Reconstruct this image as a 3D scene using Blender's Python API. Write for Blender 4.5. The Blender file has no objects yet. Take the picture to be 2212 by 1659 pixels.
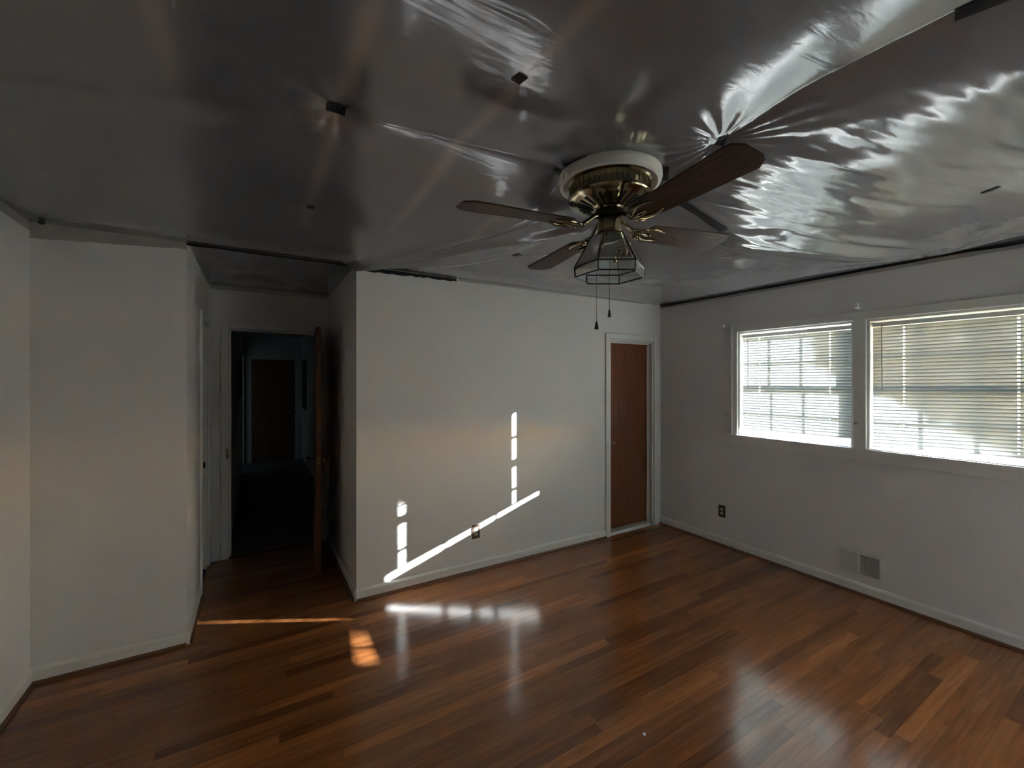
import bpy, math, random
import numpy as np
from mathutils import Vector, Matrix, noise

S = bpy.context.scene
COL = S.collection
R = math.radians

# ------------------------------------------------------------------ camera
cam_d = bpy.data.cameras.new('camera')
cam_d.sensor_width = 36.0
cam_d.lens = 36.0 * 919.0 / 2212.0
cam_d.shift_y = -8.5 / 2212.0
cam_d.clip_start = 0.02
cam = bpy.data.objects.new('camera', cam_d)
COL.objects.link(cam)
cam.location = (0, 0, 1.6)
cam.rotation_euler = (R(90), 0, R(-31.0))
S.camera = cam

# ------------------------------------------------------------------ daylight
SUN = Vector((-1.82, 1.0, -0.605)).normalized()      # direction the sunlight travels
w = bpy.data.worlds.new('sky'); S.world = w; w.use_nodes = True
nt = w.node_tree
sky = nt.nodes.new('ShaderNodeTexSky'); sky.sky_type = 'NISHITA'
sky.sun_disc = False; sky.sun_elevation = R(15.6); sky.sun_rotation = R(118.8)
nt.links.new(sky.outputs[0], nt.nodes['Background'].inputs[0])
nt.nodes['Background'].inputs[1].default_value = 0.22
sd = bpy.data.lights.new('sun', 'SUN'); sd.energy = 8.0; sd.angle = R(0.53); sd.color = (0.97, 0.985, 1.0)
so = bpy.data.objects.new('sun', sd); COL.objects.link(so)
so.rotation_euler = SUN.to_track_quat('-Z', 'Y').to_euler(); so.location = (12, -5, 6)
for i, (loc, rot, sx, sy) in enumerate([((4.07, 1.37, 1.58), (0, R(90), 0), 0.95, 1.9), ((-2.0, 9.97, 1.525), (R(-90), 0, 0), .56, .85)]):
    ld = bpy.data.lights.new('daylight_portal', 'AREA'); ld.shape = 'RECTANGLE'; ld.size = sx; ld.size_y = sy
    ld.cycles.is_portal = True
    lo = bpy.data.objects.new('daylight_portal', ld); COL.objects.link(lo); lo.location = loc; lo.rotation_euler = rot

vs = S.view_settings
vs.view_transform = 'Standard'; vs.look = 'None'; vs.gamma = 1.0; vs.use_curve_mapping = False
vs.exposure = 4.25

# ------------------------------------------------------------------ materials
def mat(name, col, rough=0.5, metal=0.0, spec=0.5, coat=0.0, coat_rough=0.1, alpha=None):
    m = bpy.data.materials.new(name); m.use_nodes = True
    b = m.node_tree.nodes['Principled BSDF']
    b.inputs['Base Color'].default_value = (*col, 1); b.inputs['Roughness'].default_value = rough
    b.inputs['Metallic'].default_value = metal; b.inputs['Specular IOR Level'].default_value = spec
    b.inputs['Coat Weight'].default_value = coat; b.inputs['Coat Roughness'].default_value = coat_rough
    return m
def N(m, t): return m.node_tree.nodes.new(t)
def L(m, a, b): m.node_tree.links.new(a, b)
def bsdf(m): return m.node_tree.nodes['Principled BSDF']
def bump(m, scale, strength, dist=0.002, stretch=None, detail=3):
    tc = N(m, 'ShaderNodeTexCoord'); no = N(m, 'ShaderNodeTexNoise'); bp = N(m, 'ShaderNodeBump')
    no.inputs['Scale'].default_value = scale; no.inputs['Detail'].default_value = detail
    src = tc.outputs['Object']
    if stretch:
        mp = N(m, 'ShaderNodeMapping'); mp.inputs['Scale'].default_value = stretch
        L(m, src, mp.inputs[0]); src = mp.outputs[0]
    L(m, src, no.inputs['Vector']); L(m, no.outputs['Fac'], bp.inputs['Height'])
    bp.inputs['Strength'].default_value = strength; bp.inputs['Distance'].default_value = dist
    L(m, bp.outputs[0], bsdf(m).inputs['Normal'])
    return no
M = {}
M['wall'] = mat('wall_paint', (0.70, 0.686, 0.68), 0.55, spec=0.35); bump(M['wall'], 90, 0.25, 0.002)
M['trim'] = mat('trim_paint', (0.72, 0.71, 0.69), 0.35); bump(M['trim'], 40, 0.1, 0.001)
M['ceiling'] = mat('ceiling_board', (0.45, 0.44, 0.43), 0.8)
M['carpet'] = mat('hall_carpet', (0.16, 0.17, 0.19), 0.95); bump(M['carpet'], 300, 0.6, 0.004)
M['sub'] = mat('subfloor', (0.03, 0.015, 0.008), 0.8)
M['tape'] = mat('dark_tape', (0.018, 0.019, 0.022), 0.6, spec=0.2)
M['ring'] = mat('white_plaster', (0.86, 0.86, 0.85), 0.4); bump(M['ring'], 60, 0.2, 0.002)
M['brass'] = mat('antique_brass', (0.33, 0.28, 0.18), 0.14, 1.0); bump(M['brass'], 25, 0.06, 0.002)
M['bright_brass'] = mat('polished_brass', (0.58, 0.47, 0.28), 0.2, 1.0)
M['dark'] = mat('dark_void', (0.012, 0.010, 0.008), 0.6)
M['came'] = mat('lead_came', (0.06, 0.055, 0.05), 0.35, 0.6)
M['chain'] = mat('chain_bronze', (0.10, 0.085, 0.06), 0.35, 0.8)
M['fob'] = mat('fob_wood', (0.10, 0.055, 0.03), 0.4)
M['plate'] = mat('outlet_plate_brown', (0.045, 0.03, 0.022), 0.35)
M['ivory'] = mat('socket_ivory', (0.50, 0.46, 0.40), 0.4)
M['vent'] = mat('register_paint', (0.66, 0.65, 0.63), 0.4)
M['duct'] = mat('duct_dark', (0.02, 0.02, 0.02), 0.8)
M['vinyl'] = mat('blind_vinyl', (0.78, 0.79, 0.76), 0.4)
M['cord'] = mat('blind_cord', (0.75, 0.75, 0.72), 0.8)
M['wand'] = mat('clear_wand', (0.45, 0.46, 0.45), 0.2)
M['marble'] = mat('white_marble', (0.80, 0.80, 0.79), 0.25)
M['frame'] = mat('picture_frame_black', (0.02, 0.018, 0.016), 0.4)
M['picture'] = mat('picture_dark_print', (0.05, 0.055, 0.06), 0.3)
M['grass'] = mat('lawn', (0.07, 0.10, 0.05), 0.9); bump(M['grass'], 8, 0.5, 0.05)
M['bark'] = mat('bark', (0.10, 0.07, 0.05), 0.9); bump(M['bark'], 12, 0.8, 0.03)
M['leaf'] = mat('leaf_green', (0.05, 0.09, 0.03), 0.6)
M['chip'] = mat('paint_chip_white', (0.75, 0.75, 0.74), 0.6)

def wood(name, c1, c2, scale, stretch, rough, coat=0.0, coat_rough=0.1, attr=False, spec=0.5):
    m = mat(name, c1, rough, coat=coat, coat_rough=coat_rough, spec=spec)
    tc = N(m, 'ShaderNodeTexCoord'); mp = N(m, 'ShaderNodeMapping'); mp.inputs['Scale'].default_value = stretch
    no = N(m, 'ShaderNodeTexNoise'); no.inputs['Scale'].default_value = scale; no.inputs['Detail'].default_value = 6
    no.inputs['Distortion'].default_value = 0.6
    cr = N(m, 'ShaderNodeValToRGB'); cr.color_ramp.elements[0].position = 0.32; cr.color_ramp.elements[1].position = 0.68
    cr.color_ramp.elements[0].color = (*c1, 1); cr.color_ramp.elements[1].color = (*c2, 1)
    L(m, tc.outputs['Object'], mp.inputs[0]); L(m, no.outputs['Fac'], cr.inputs[0])
    if attr:
        at = N(m, 'ShaderNodeAttribute'); at.attribute_name = 'tone'
        ad = N(m, 'ShaderNodeVectorMath'); ad.operation = 'MULTIPLY_ADD'
        ad.inputs[1].default_value = (37, 91, 53)
        L(m, at.outputs['Vector'], ad.inputs[0]); L(m, mp.outputs[0], ad.inputs[2]); L(m, ad.outputs[0], no.inputs['Vector'])
        tr = N(m, 'ShaderNodeValToRGB')
        e = tr.color_ramp.elements
        e[0].position = 0.0; e[0].color = (0.60, 0.54, 0.50, 1); e[1].position = 1.0; e[1].color = (1.62, 1.60, 1.50, 1)
        k = tr.color_ramp.elements.new(0.30); k.color = (0.92, 0.88, 0.84, 1)
        k = tr.color_ramp.elements.new(0.75); k.color = (1.12, 1.14, 1.12, 1)
        sp = N(m, 'ShaderNodeSeparateXYZ'); L(m, at.outputs['Vector'], sp.inputs[0]); L(m, sp.outputs[0], tr.inputs[0])
        mx = N(m, 'ShaderNodeMix'); mx.data_type = 'RGBA'; mx.blend_type = 'MULTIPLY'; mx.inputs['Factor'].default_value = 1
        L(m, cr.outputs[0], mx.inputs['A']); L(m, tr.outputs[0], mx.inputs['B']); L(m, mx.outputs['Result'], bsdf(m).inputs['Base Color'])
    else:
        L(m, mp.outputs[0], no.inputs['Vector']); L(m, cr.outputs[0], bsdf(m).inputs['Base Color'])
    bp = N(m, 'ShaderNodeBump'); bp.inputs['Strength'].default_value = 0.12; bp.inputs['Distance'].default_value = 0.001
    L(m, no.outputs['Fac'], bp.inputs['Height']); L(m, bp.outputs[0], bsdf(m).inputs['Normal'])
    return m
M['plank'] = wood('oak_plank', (0.21, 0.077, 0.026), (0.32, 0.122, 0.038), 9.0, (0.35, 5, 5), 0.17, attr=True, spec=0.7)
M['shoe'] = wood('shoe_wood', (0.11, 0.045, 0.02), (0.17, 0.07, 0.03), 8, (1, 1, 4), 0.4)
M['door'] = wood('door_lauan', (0.145, 0.050, 0.022), (0.20, 0.072, 0.032), 7, (6, 6, 0.5), 0.28)
M['door_far'] = wood('door_brown', (0.13, 0.06, 0.03), (0.18, 0.085, 0.04), 7, (6, 6, 0.5), 0.45)
M['blade'] = wood('blade_oak', (0.030, 0.013, 0.008), (0.095, 0.043, 0.024), 10, (0.7, 9, 9), 0.48, spec=0.3)

# thin clear pane
def thin_glass(name, tint, refl):
    m = bpy.data.materials.new(name); m.use_nodes = True; t = m.node_tree
    t.nodes.remove(t.nodes['Principled BSDF'])
    a = N(m, 'ShaderNodeBsdfTransparent'); a.inputs[0].default_value = (*tint, 1)
    g = N(m, 'ShaderNodeBsdfGlossy'); g.inputs['Roughness'].default_value = 0.02
    fr = N(m, 'ShaderNodeFresnel'); fr.inputs[0].default_value = refl
    x = N(m, 'ShaderNodeMixShader'); L(m, fr.outputs[0], x.inputs[0]); L(m, a.outputs[0], x.inputs[1]); L(m, g.outputs[0], x.inputs[2])
    L(m, x.outputs[0], t.nodes['Material Output'].inputs[0])
    return m
M['glass'] = thin_glass('window_glass', (0.93, 0.96, 0.95), 1.45)
M['lantern'] = thin_glass('lantern_glass', (0.92, 0.96, 0.95), 1.6)
m = M['lantern']; t = m.node_tree; o_ = t.nodes['Material Output']; src = o_.inputs[0].links[0].from_socket
dd = N(m, 'ShaderNodeBsdfDiffuse'); dd.inputs[0].default_value = (0.70, 0.76, 0.75, 1)
mx = N(m, 'ShaderNodeMixShader'); mx.inputs[0].default_value = 0.16
L(m, src, mx.inputs[1]); L(m, dd.outputs[0], mx.inputs[2]); L(m, mx.outputs[0], o_.inputs[0])

# translucent blind slat
m = bpy.data.materials.new('blind_slat'); m.use_nodes = True; t = m.node_tree
t.nodes.remove(t.nodes['Principled BSDF'])
a = N(m, 'ShaderNodeBsdfDiffuse'); a.inputs[0].default_value = (0.325, 0.36, 0.37, 1)
b = N(m, 'ShaderNodeBsdfTranslucent'); b.inputs[0].default_value = (0.68, 0.74, 0.76, 1)
x = N(m, 'ShaderNodeMixShader'); x.inputs[0].default_value = 0.06
L(m, a.outputs[0], x.inputs[1]); L(m, b.outputs[0], x.inputs[2])
g = N(m, 'ShaderNodeBsdfGlossy'); g.inputs['Roughness'].default_value = 0.3
y = N(m, 'ShaderNodeMixShader'); y.inputs[0].default_value = 0.05
L(m, x.outputs[0], y.inputs[1]); L(m, g.outputs[0], y.inputs[2]); L(m, y.outputs[0], t.nodes['Material Output'].inputs[0])
M['slat'] = m
m = bpy.data.materials.new('added_sheer_cloth'); m.use_nodes = True; t = m.node_tree
t.nodes.remove(t.nodes['Principled BSDF'])
a = N(m, 'ShaderNodeBsdfDiffuse'); a.inputs[0].default_value = (0.85, 0.85, 0.84, 1)
b = N(m, 'ShaderNodeBsdfTranslucent'); b.inputs[0].default_value = (0.88, 0.89, 0.88, 1)
x = N(m, 'ShaderNodeMixShader'); x.inputs[0].default_value = 0.78
L(m, a.outputs[0], x.inputs[1]); L(m, b.outputs[0], x.inputs[2]); L(m, x.outputs[0], t.nodes['Material Output'].inputs[0])
M['sheer'] = m  # cloth of the added curtains that spread daylight into the room

# plastic ceiling film
def film_mat(name, col, rough, spec):
    m = mat(name, col, rough, spec=spec)
    tc = N(m, 'ShaderNodeTexCoord'); mp = N(m, 'ShaderNodeMapping'); mp.inputs['Scale'].default_value = (1.2, 6, 1)
    mp.inputs['Rotation'].default_value = (0, 0, R(12))
    n1 = N(m, 'ShaderNodeTexNoise'); n1.inputs['Scale'].default_value = 4.0; n1.inputs['Detail'].default_value = 4; n1.inputs['Distortion'].default_value = 1.0
    L(m, tc.outputs['Object'], mp.inputs[0]); L(m, mp.outputs[0], n1.inputs['Vector'])
    bp = N(m, 'ShaderNodeBump'); bp.inputs['Strength'].default_value = 0.3; bp.inputs['Distance'].default_value = 0.003
    L(m, n1.outputs['Fac'], bp.inputs['Height']); L(m, bp.outputs[0], bsdf(m).inputs['Normal'])
    return m
M['film'] = film_mat('plastic_film', (0.275, 0.275, 0.292), 0.13, 0.8)
at = N(M['film'], 'ShaderNodeAttribute'); at.attribute_name = 'joist'
mx = N(M['film'], 'ShaderNodeMix'); mx.data_type = 'RGBA'; mx.inputs['A'].default_value = (0.275, 0.275, 0.292, 1); mx.inputs['B'].default_value = (0.56, 0.46, 0.41, 1)
L(M['film'], at.outputs['Fac'], mx.inputs['Factor']); L(M['film'], mx.outputs['Result'], bsdf(M['film']).inputs['Base Color'])
pass; bsdf(M['film']).inputs['Metallic'].default_value = 0.3
m = mat('clear_film_edge', (0.42, 0.40, 0.38), 0.25, spec=0.7); M['flap'] = m
m = bpy.data.materials.new('clear_tatter'); m.use_nodes = True; b = bsdf(m)
b.inputs['Base Color'].default_value = (0.8, 0.82, 0.82, 1); b.inputs['Roughness'].default_value = 0.12; b.inputs['Alpha'].default_value = 0.45
M['tatter'] = m

# ------------------------------------------------------------------ mesh helpers
class MB:
    def __init__(s): s.v = []; s.f = []
    def add(s, vs, fs):
        o = len(s.v); s.v += [tuple(p) for p in vs]; s.f += [tuple(i + o for i in q) for q in fs]; return s
    def box(s, x0, y0, z0, x1, y1, z1):
        return s.add([(x0,y0,z0),(x1,y0,z0),(x1,y1,z0),(x0,y1,z0),(x0,y0,z1),(x1,y0,z1),(x1,y1,z1),(x0,y1,z1)],
                     [(0,3,2,1),(4,5,6,7),(0,1,5,4),(1,2,6,5),(2,3,7,6),(3,0,4,7)])
    def prism(s, poly, axis, a, b):
        n = len(poly); pts = []
        for c in (a, b):
            for (p, q) in poly: pts.append({'x': (c,p,q), 'y': (p,c,q), 'z': (p,q,c)}[axis])
        return s.add(pts, [tuple(range(n))[::-1], tuple(range(n, 2*n))] + [(i, (i+1) % n, n+(i+1) % n, n+i) for i in range(n)])
    def lathe(s, prof, n=48, c=(0, 0)):
        k = len(prof); vs = [(c[0]+r*math.cos(2*math.pi*i/n), c[1]+r*math.sin(2*math.pi*i/n), z) for i in range(n) for (r, z) in prof]
        return s.add(vs, [(i*k+j, ((i+1) % n)*k+j, ((i+1) % n)*k+j+1, i*k+j+1) for i in range(n) for j in range(k-1)])
    def tube(s, pts, rad, n=8, taper=None):
        pts = [Vector(p) for p in pts]; vs = []; fs = []
        for i, p in enumerate(pts):
            d = (pts[min(i+1, len(pts)-1)] - pts[max(i-1, 0)]).normalized()
            u = d.cross(Vector((0, 0, 1)));
            if u.length < 1e-3: u = d.cross(Vector((1, 0, 0)))
            u.normalize(); v = d.cross(u)
            r = rad if not taper else rad * taper[i]
            for j in range(n):
                a = 2*math.pi*j/n; vs.append(p + u*r*math.cos(a) + v*r*math.sin(a))
        for i in range(len(pts)-1):
            for j in range(n): fs.append((i*n+j, i*n+(j+1) % n, (i+1)*n+(j+1) % n, (i+1)*n+j))
        fs += [tuple(range(n))[::-1], tuple((len(pts)-1)*n+j for j in range(n))]
        return s.add(vs, fs)
    def sphere(s, c, r, n=14, k=9, sz=1.0):
        return s.lathe([(max(r*math.sin(math.pi*i/k), 1e-5), c[2] - sz*r*math.cos(math.pi*i/k)) for i in range(k+1)], n, (c[0], c[1]))
    def xf(s, mt): s.v = [tuple(mt @ Vector(p)) for p in s.v]; return s
    def mesh(s, name): me = bpy.data.meshes.new(name); me.from_pydata(s.v, [], s.f); me.update(); return me
    def build(s, name, material, parent=None, smooth=False, bevel=0):
        me = s.mesh(name); me.materials.append(M[material])
        o = bpy.data.objects.new(name, me); COL.objects.link(o)
        if parent: o.parent = parent; o.matrix_parent_inverse = Matrix.Translation(parent.location).inverted() if parent.location.length else Matrix()
        if smooth:
            for p in me.polygons: p.use_smooth = True
            me.set_sharp_from_angle(angle=R(35))
        if bevel:
            bm = o.modifiers.new('bevel', 'BEVEL'); bm.width = bevel; bm.segments = 2; bm.limit_method = 'ANGLE'
        return o
def empty(name, loc=(0, 0, 0)):
    o = bpy.data.objects.new(name, None); COL.objects.link(o); o.location = loc; o.empty_display_size = 0.1; return o
def tag(o, label=None, cat=None, group=None, kind=None):
    if label: o['label'] = label
    if cat: o['category'] = cat
    if group: o['group'] = group
    if kind: o['kind'] = kind
    return o
def struct(o, label, cat): return tag(o, label, cat, kind='structure')

# ------------------------------------------------------------------ room dimensions
XL, XR, YF, YB, H = -1.02, 3.87, 3.22, -1.30, 2.46
NX0, NX1, NY = -0.36, 0.62, 4.57          # recess (entry niche)
HX0, HX1, HY = -0.22, 0.80, 9.60          # hallway beyond
WZ0, WZ1, WZS = 1.09, 2.05, 1.035                     # window opening heights
W1 = (1.424, 2.328); W2 = (0.42, 1.347)   # window openings along the right wall

struct(MB().box(-3.6, YB-.15, H, 4.05, 10.1, H+.1).build('ceiling', 'ceiling'), 'grey ceiling board behind the plastic sheet', 'ceiling')
# walls
struct(MB().box(XL-.14, YB-.14, -.02, XL, YF+.14, H).build('wall_left', 'wall'), 'white painted wall at the left edge', 'wall')
PD = (2.58, 3.80, 2.08)
struct(MB().box(XL, YB-.14, -.02, PD[0], YB, H).box(PD[1], YB-.14, -.02, XR, YB, H).box(PD[0], YB-.14, PD[2], PD[1], YB, H).build('wall_back', 'wall'), 'white painted wall behind the viewpoint', 'wall')
struct(MB().box(XL, YF, -.02, NX0-.10, YF+.14, H).build('wall_far_left', 'wall'), 'white wall section left of the dark entry recess', 'wall')
mb = MB(); D1 = (3.10, 3.75, 2.02)
mb.box(NX1+.10, YF, -.02, D1[0], YF+.14, H); mb.box(D1[0], YF, D1[2], D1[1], YF+.14, H); mb.box(D1[1], YF, -.02, XR, YF+.14, H)
struct(mb.build('wall_far', 'wall'), 'white wall with outlet and closed brown door', 'wall')
mb = MB()
yo0, yo1 = W2[0], W1[1]
P8 = (-0.95, 0.05, 1.25, 2.00)
mb.box(XR, YB-.14, -.02, XR+.18, P8[0], H); mb.box(XR, P8[1], -.02, XR+.18, yo0, H); mb.box(XR, P8[0], -.02, XR+.18, P8[1], P8[2]); mb.box(XR, P8[0], P8[3], XR+.18, P8[1], H)
mb.box(XR, yo1, -.02, XR+.18, NY+.1, H)
mb.box(XR, yo0, -.02, XR+.18, yo1, WZS); mb.box(XR, yo0, WZ1, XR+.18, yo1, H); mb.box(XR, W2[1], WZS, XR+.18, W1[0], WZ1)
struct(mb.build('wall_right', 'wall'), 'white wall holding the two blind covered windows', 'wall')
struct(MB().box(NX1, YF, -.02, NX1+.10, NY, H).build('wall_niche_right', 'wall'), 'right side wall of the dark entry recess', 'wall')
mb = MB(); D3 = (3.93, 4.47, 2.06)
mb.box(NX0-.10, YF, -.02, NX0, D3[0], H); mb.box(NX0-.10, D3[0], D3[2], NX0, D3[1], H); mb.box(NX0-.10, D3[1], -.02, NX0, NY, H)
mb.box(NX0-.75, YF+.14, -.02, NX0-.65, NY, H)
struct(mb.build('wall_niche_left', 'wall'), 'left side wall of the dark entry recess', 'wall')
mb = MB(); D2 = (-0.21, 0.53, 2.06)
mb.box(-1.16, NY, -.02, D2[0], NY+.1, H); mb.box(D2[1], NY, -.02, XR, NY+.1, H); mb.box(D2[0], NY, D2[2], D2[1], NY+.1, H)
struct(mb.build('wall_niche_back', 'wall'), 'wall around the open hallway doorway', 'wall')
# hallway shell and the side room that lights its end
mb = MB(); mb.box(HX0-.1, NY+.1, -.02, HX0, 8.55, H); mb.box(HX0-.1, 8.55, 2.03, HX0, 9.45, H); mb.box(HX0-.1, 9.45, -.02, HX0, HY, H)
struct(mb.build('wall_hall_left', 'wall'), 'dim left wall of the hallway beyond the doorway', 'wall')
struct(MB().box(HX1, NY+.1, -.02, HX1+.1, HY, H).build('wall_hall_right', 'wall'), 'dim right wall of the hallway, blue light at its end', 'wall')
mb = MB(); mb.box(-3.3, 9.9, -.02, -2.6, 10.0, H); mb.box(-1.4, 9.9, -.02, HX1+.1, 10.0, H); mb.box(-2.6, 9.9, -.02, -1.4, 10.0, 1.1); mb.box(-2.6, 9.9, 1.95, -1.4, 10.0, H); mb.box(-2.6, 9.9, 1.1, -2.28, 10.0, 1.95); mb.box(-1.72, 9.9, 1.1, -1.4, 10.0, 1.95)
mb.box(HX0-.1, HY, -.02, HX1, HY+.1, H); mb.box(HX0-.1, HY+.1, -.02, HX0, 9.9, H); mb.box(-3.4, 7.6, -.02, -3.3, 10.0, H); mb.box(-3.3, 7.6, -.02, HX0-.1, 7.7, H)
struct(mb.build('wall_hall_end', 'wall'), 'end wall of the hallway around its brown door', 'wall')
w3 = struct(MB().box(-2.28, 9.93, 1.1, -1.72, 9.96, 1.13).box(-2.28, 9.93, 1.92, -1.72, 9.96, 1.95).box(-2.28, 9.93, 1.13, -2.25, 9.96, 1.92).box(-1.75, 9.93, 1.13, -1.72, 9.96, 1.92).build('window_3', 'trim'), 'side room window out of sight past the hallway', 'window')
MB().box(-2.25, 9.943, 1.13, -1.75, 9.947, 1.92).build('pane', 'glass', w3)

# ------------------------------------------------------------------ floor
floor = struct(MB().box(-3.6, YB-.15, -.14, 4.05, 10.1, -.019).build('floor', 'sub'), 'glossy brown oak strip floor', 'floor')
random.seed(11)
PW = 0.0572
planks = []
def add_row(x0, x1, y0, y1):
    x = x0; first = True
    while x < x1 - 1e-4:
        l = random.uniform(0.55, 1.55) * (random.uniform(.3, 1) if first else 1); first = False
        e = x + l
        if x1 - e < 0.28: e = x1
        planks.append((x, min(e, x1), y0, y1)); x = e
y = YB; rows = 0
while y < YF - 1e-4:
    add_row(XL, XR, y, min(y+PW, YF)); y += PW
y = YF
while y < NY - 1e-4:
    add_row(NX0, NX1, y, min(y+PW, NY)); y += PW
fwd = (math.sin(R(31)), math.cos(R(31))); rgt = (math.cos(R(31)), -math.sin(R(31)))
def screen_size(p):
    tot = 0; n = 6
    for i in range(n):
        X = p[0] + (i+.5)/n*(p[1]-p[0]); Y = (p[2]+p[3])/2
        z = X*fwd[0]+Y*fwd[1]; l = X*rgt[0]+Y*rgt[1]
        if z < .3: continue
        px = 1106+919*l/z; py = 821+919*1.6/z
        if -40 < px < 2252 and py < 1700: tot += (p[1]-p[0])/n*PW/z**3
    return tot
order = sorted(planks, key=screen_size, reverse=True)
def plank_geo(p, g=0.0002, c=0.00015):
    x0, x1, y0, y1 = p[0]+g, p[1]-g, p[2]+g, p[3]-g
    t1, t2 = random.uniform(-.00018, .00018), random.uniform(-.00018, .00018)
    zt = [t1, t2, -t1*.6, -t2*.6]
    v = [(x0,y0,-.018),(x1,y0,-.018),(x1,y1,-.018),(x0,y1,-.018)]
    v += [(x0,y0,-c),(x1,y0,-c),(x1,y1,-c),(x0,y1,-c)]
    v += [(x0+c,y0+c,zt[0]),(x1-c,y0+c,zt[1]),(x1-c,y1-c,zt[2]),(x0+c,y1-c,zt[3])]
    f = [(0,1,5,4),(1,2,6,5),(2,3,7,6),(3,0,4,7),(4,5,9,8),(5,6,10,9),(6,7,11,10),(7,4,8,11),(8,9,10,11)]
    return v, f
def tone(): 
    r = random.random()
    return random.uniform(0, .2) if r < .16 else (random.uniform(.78, 1) if r > .90 else random.uniform(.25, .78))
def set_tone(me, vals):
    at = me.attributes.new('tone', 'FLOAT_VECTOR', 'POINT'); at.data.foreach_set('vector', np.array(vals, dtype=np.float32).ravel())
for p in order[:300]:
    b = MB().add(*plank_geo(p)); o = b.build('plank', 'plank', floor)
    tn = (tone(), random.random(), random.random()); set_tone(o.data, [tn]*12)
rest = MB(); vals = []
for p in order[300:]:
    rest.add(*plank_geo(p)); tn = (tone(), random.random(), random.random()); vals += [tn]*12
o = rest.build('remaining_planks', 'plank', floor); set_tone(o.data, vals); o['kind'] = 'stuff'
MB().box(HX0, NY+.1, -.019, HX1, HY, 0.004).build('carpet', 'carpet', floor)
MB().box(-3.3, 7.7, -.019, HX0-.1, 9.9, 0.004).build('carpet', 'carpet', floor)
MB().box(HX0-.1, 8.55, -.019, HX0, 9.45, 0.004).build('carpet', 'carpet', floor)
MB().prism([(NY-.01,-.018),(NY+.11,-.018),(NY+.11,.004),(NY+.09,.012),(NY+.02,.012),(NY-.01,.0)], 'x', D2[0], D2[1]).build('threshold', 'shoe', floor)

# ------------------------------------------------------------------ baseboards
BP = [(0, 0), (.014, 0), (.014, .068), (.011, .076), (.006, .083), (0, .086)]
SP = [(.014, 0), (.030, 0), (.029, .008), (.024, .014), (.014, .018)]
def baseboard(name, label, p0, p1, nrm):
    p0, p1, nrm = Vector((*p0, 0)), Vector((*p1, 0)), Vector((*nrm, 0))
    def sweep(prof):
        n = len(prof); vs = []
        for p in (p0, p1): vs += [p + nrm*a + Vector((0, 0, b+.0005)) for a, b in prof]
        return MB().add(vs, [tuple(range(n)), tuple(range(2*n-1, n-1, -1))] + [(i, i+n, (i+1) % n+n, (i+1) % n) for i in range(n)])
    o = sweep(BP).build(name, 'trim'); struct(o, label, 'baseboard'); sweep(SP).build('shoe_molding', 'shoe', o); return o
baseboard('baseboard_right', 'white baseboard under the windows and floor register', (XR, YB), (XR, YF), (-1, 0))
baseboard('baseboard_far', 'white baseboard under the sunlit far wall', (NX1, YF), (3.04, YF), (0, -1))
baseboard('baseboard_far_left', 'white baseboard left of the entry recess', (XL, YF), (NX0, YF), (0, -1))
baseboard('baseboard_left', 'white baseboard along the left edge wall', (XL, YB), (XL, YF), (1, 0))
baseboard('baseboard_niche_right', 'baseboard on the right side of the entry recess', (NX1, YF), (NX1, NY), (-1, 0))
baseboard('baseboard_niche_left', 'baseboard on the left side of the entry recess', (NX0, YF), (NX0, 3.86), (1, 0))

# ------------------------------------------------------------------ doors
# picture window added out of view to brighten the room, behind its own sheer
w4 = struct(empty('added_window', (XR+.09, -.45, P8[2])), 'picture window added out of view at the right to brighten the room', 'window')
MB().box(XR+.06, P8[0]+.001, P8[2]+.001, XR+.12, P8[0]+.05, P8[3]-.001).box(XR+.06, P8[1]-.05, P8[2]+.001, XR+.12, P8[1]-.001, P8[3]-.001).box(XR+.06, P8[0]+.05, P8[2]+.001, XR+.12, P8[1]-.05, P8[2]+.05).box(XR+.06, P8[0]+.05, P8[3]-.05, XR+.12, P8[1]-.05, P8[3]-.001).build('sash', 'trim', w4)
MB().add([(XR+.09, P8[0]+.05, P8[2]+.05), (XR+.09, P8[1]-.05, P8[2]+.05), (XR+.09, P8[1]-.05, P8[3]-.05), (XR+.09, P8[0]+.05, P8[3]-.05)], [(0, 1, 2, 3)]).build('pane', 'glass', w4)
vs = []; n = 160
for i in range(n+1):
    yy = P8[0]-.03+(P8[1]-P8[0]+.06)*i/n; xx = XR-.05+.020*math.sin(i*.6)+.006*math.sin(i*.23)
    vs += [(xx, yy, P8[2]-.05), (xx, yy, 2.16)]
cu = tag(empty('added_sheer_curtain', (XR-.05, -.45, P8[2]-.05)), 'white sheer curtain added over the unseen picture window to spread its daylight', 'curtain')
MB().add(vs, [(2*i, 2*i+2, 2*i+3, 2*i+1) for i in range(n)]).build('cloth', 'sheer', cu, True)
MB().tube([(XR-.05, P8[0]-.06, 2.165), (XR-.05, P8[1]+.05, 2.165)], .01, 10).build('rod', 'vinyl', cu, True)
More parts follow.
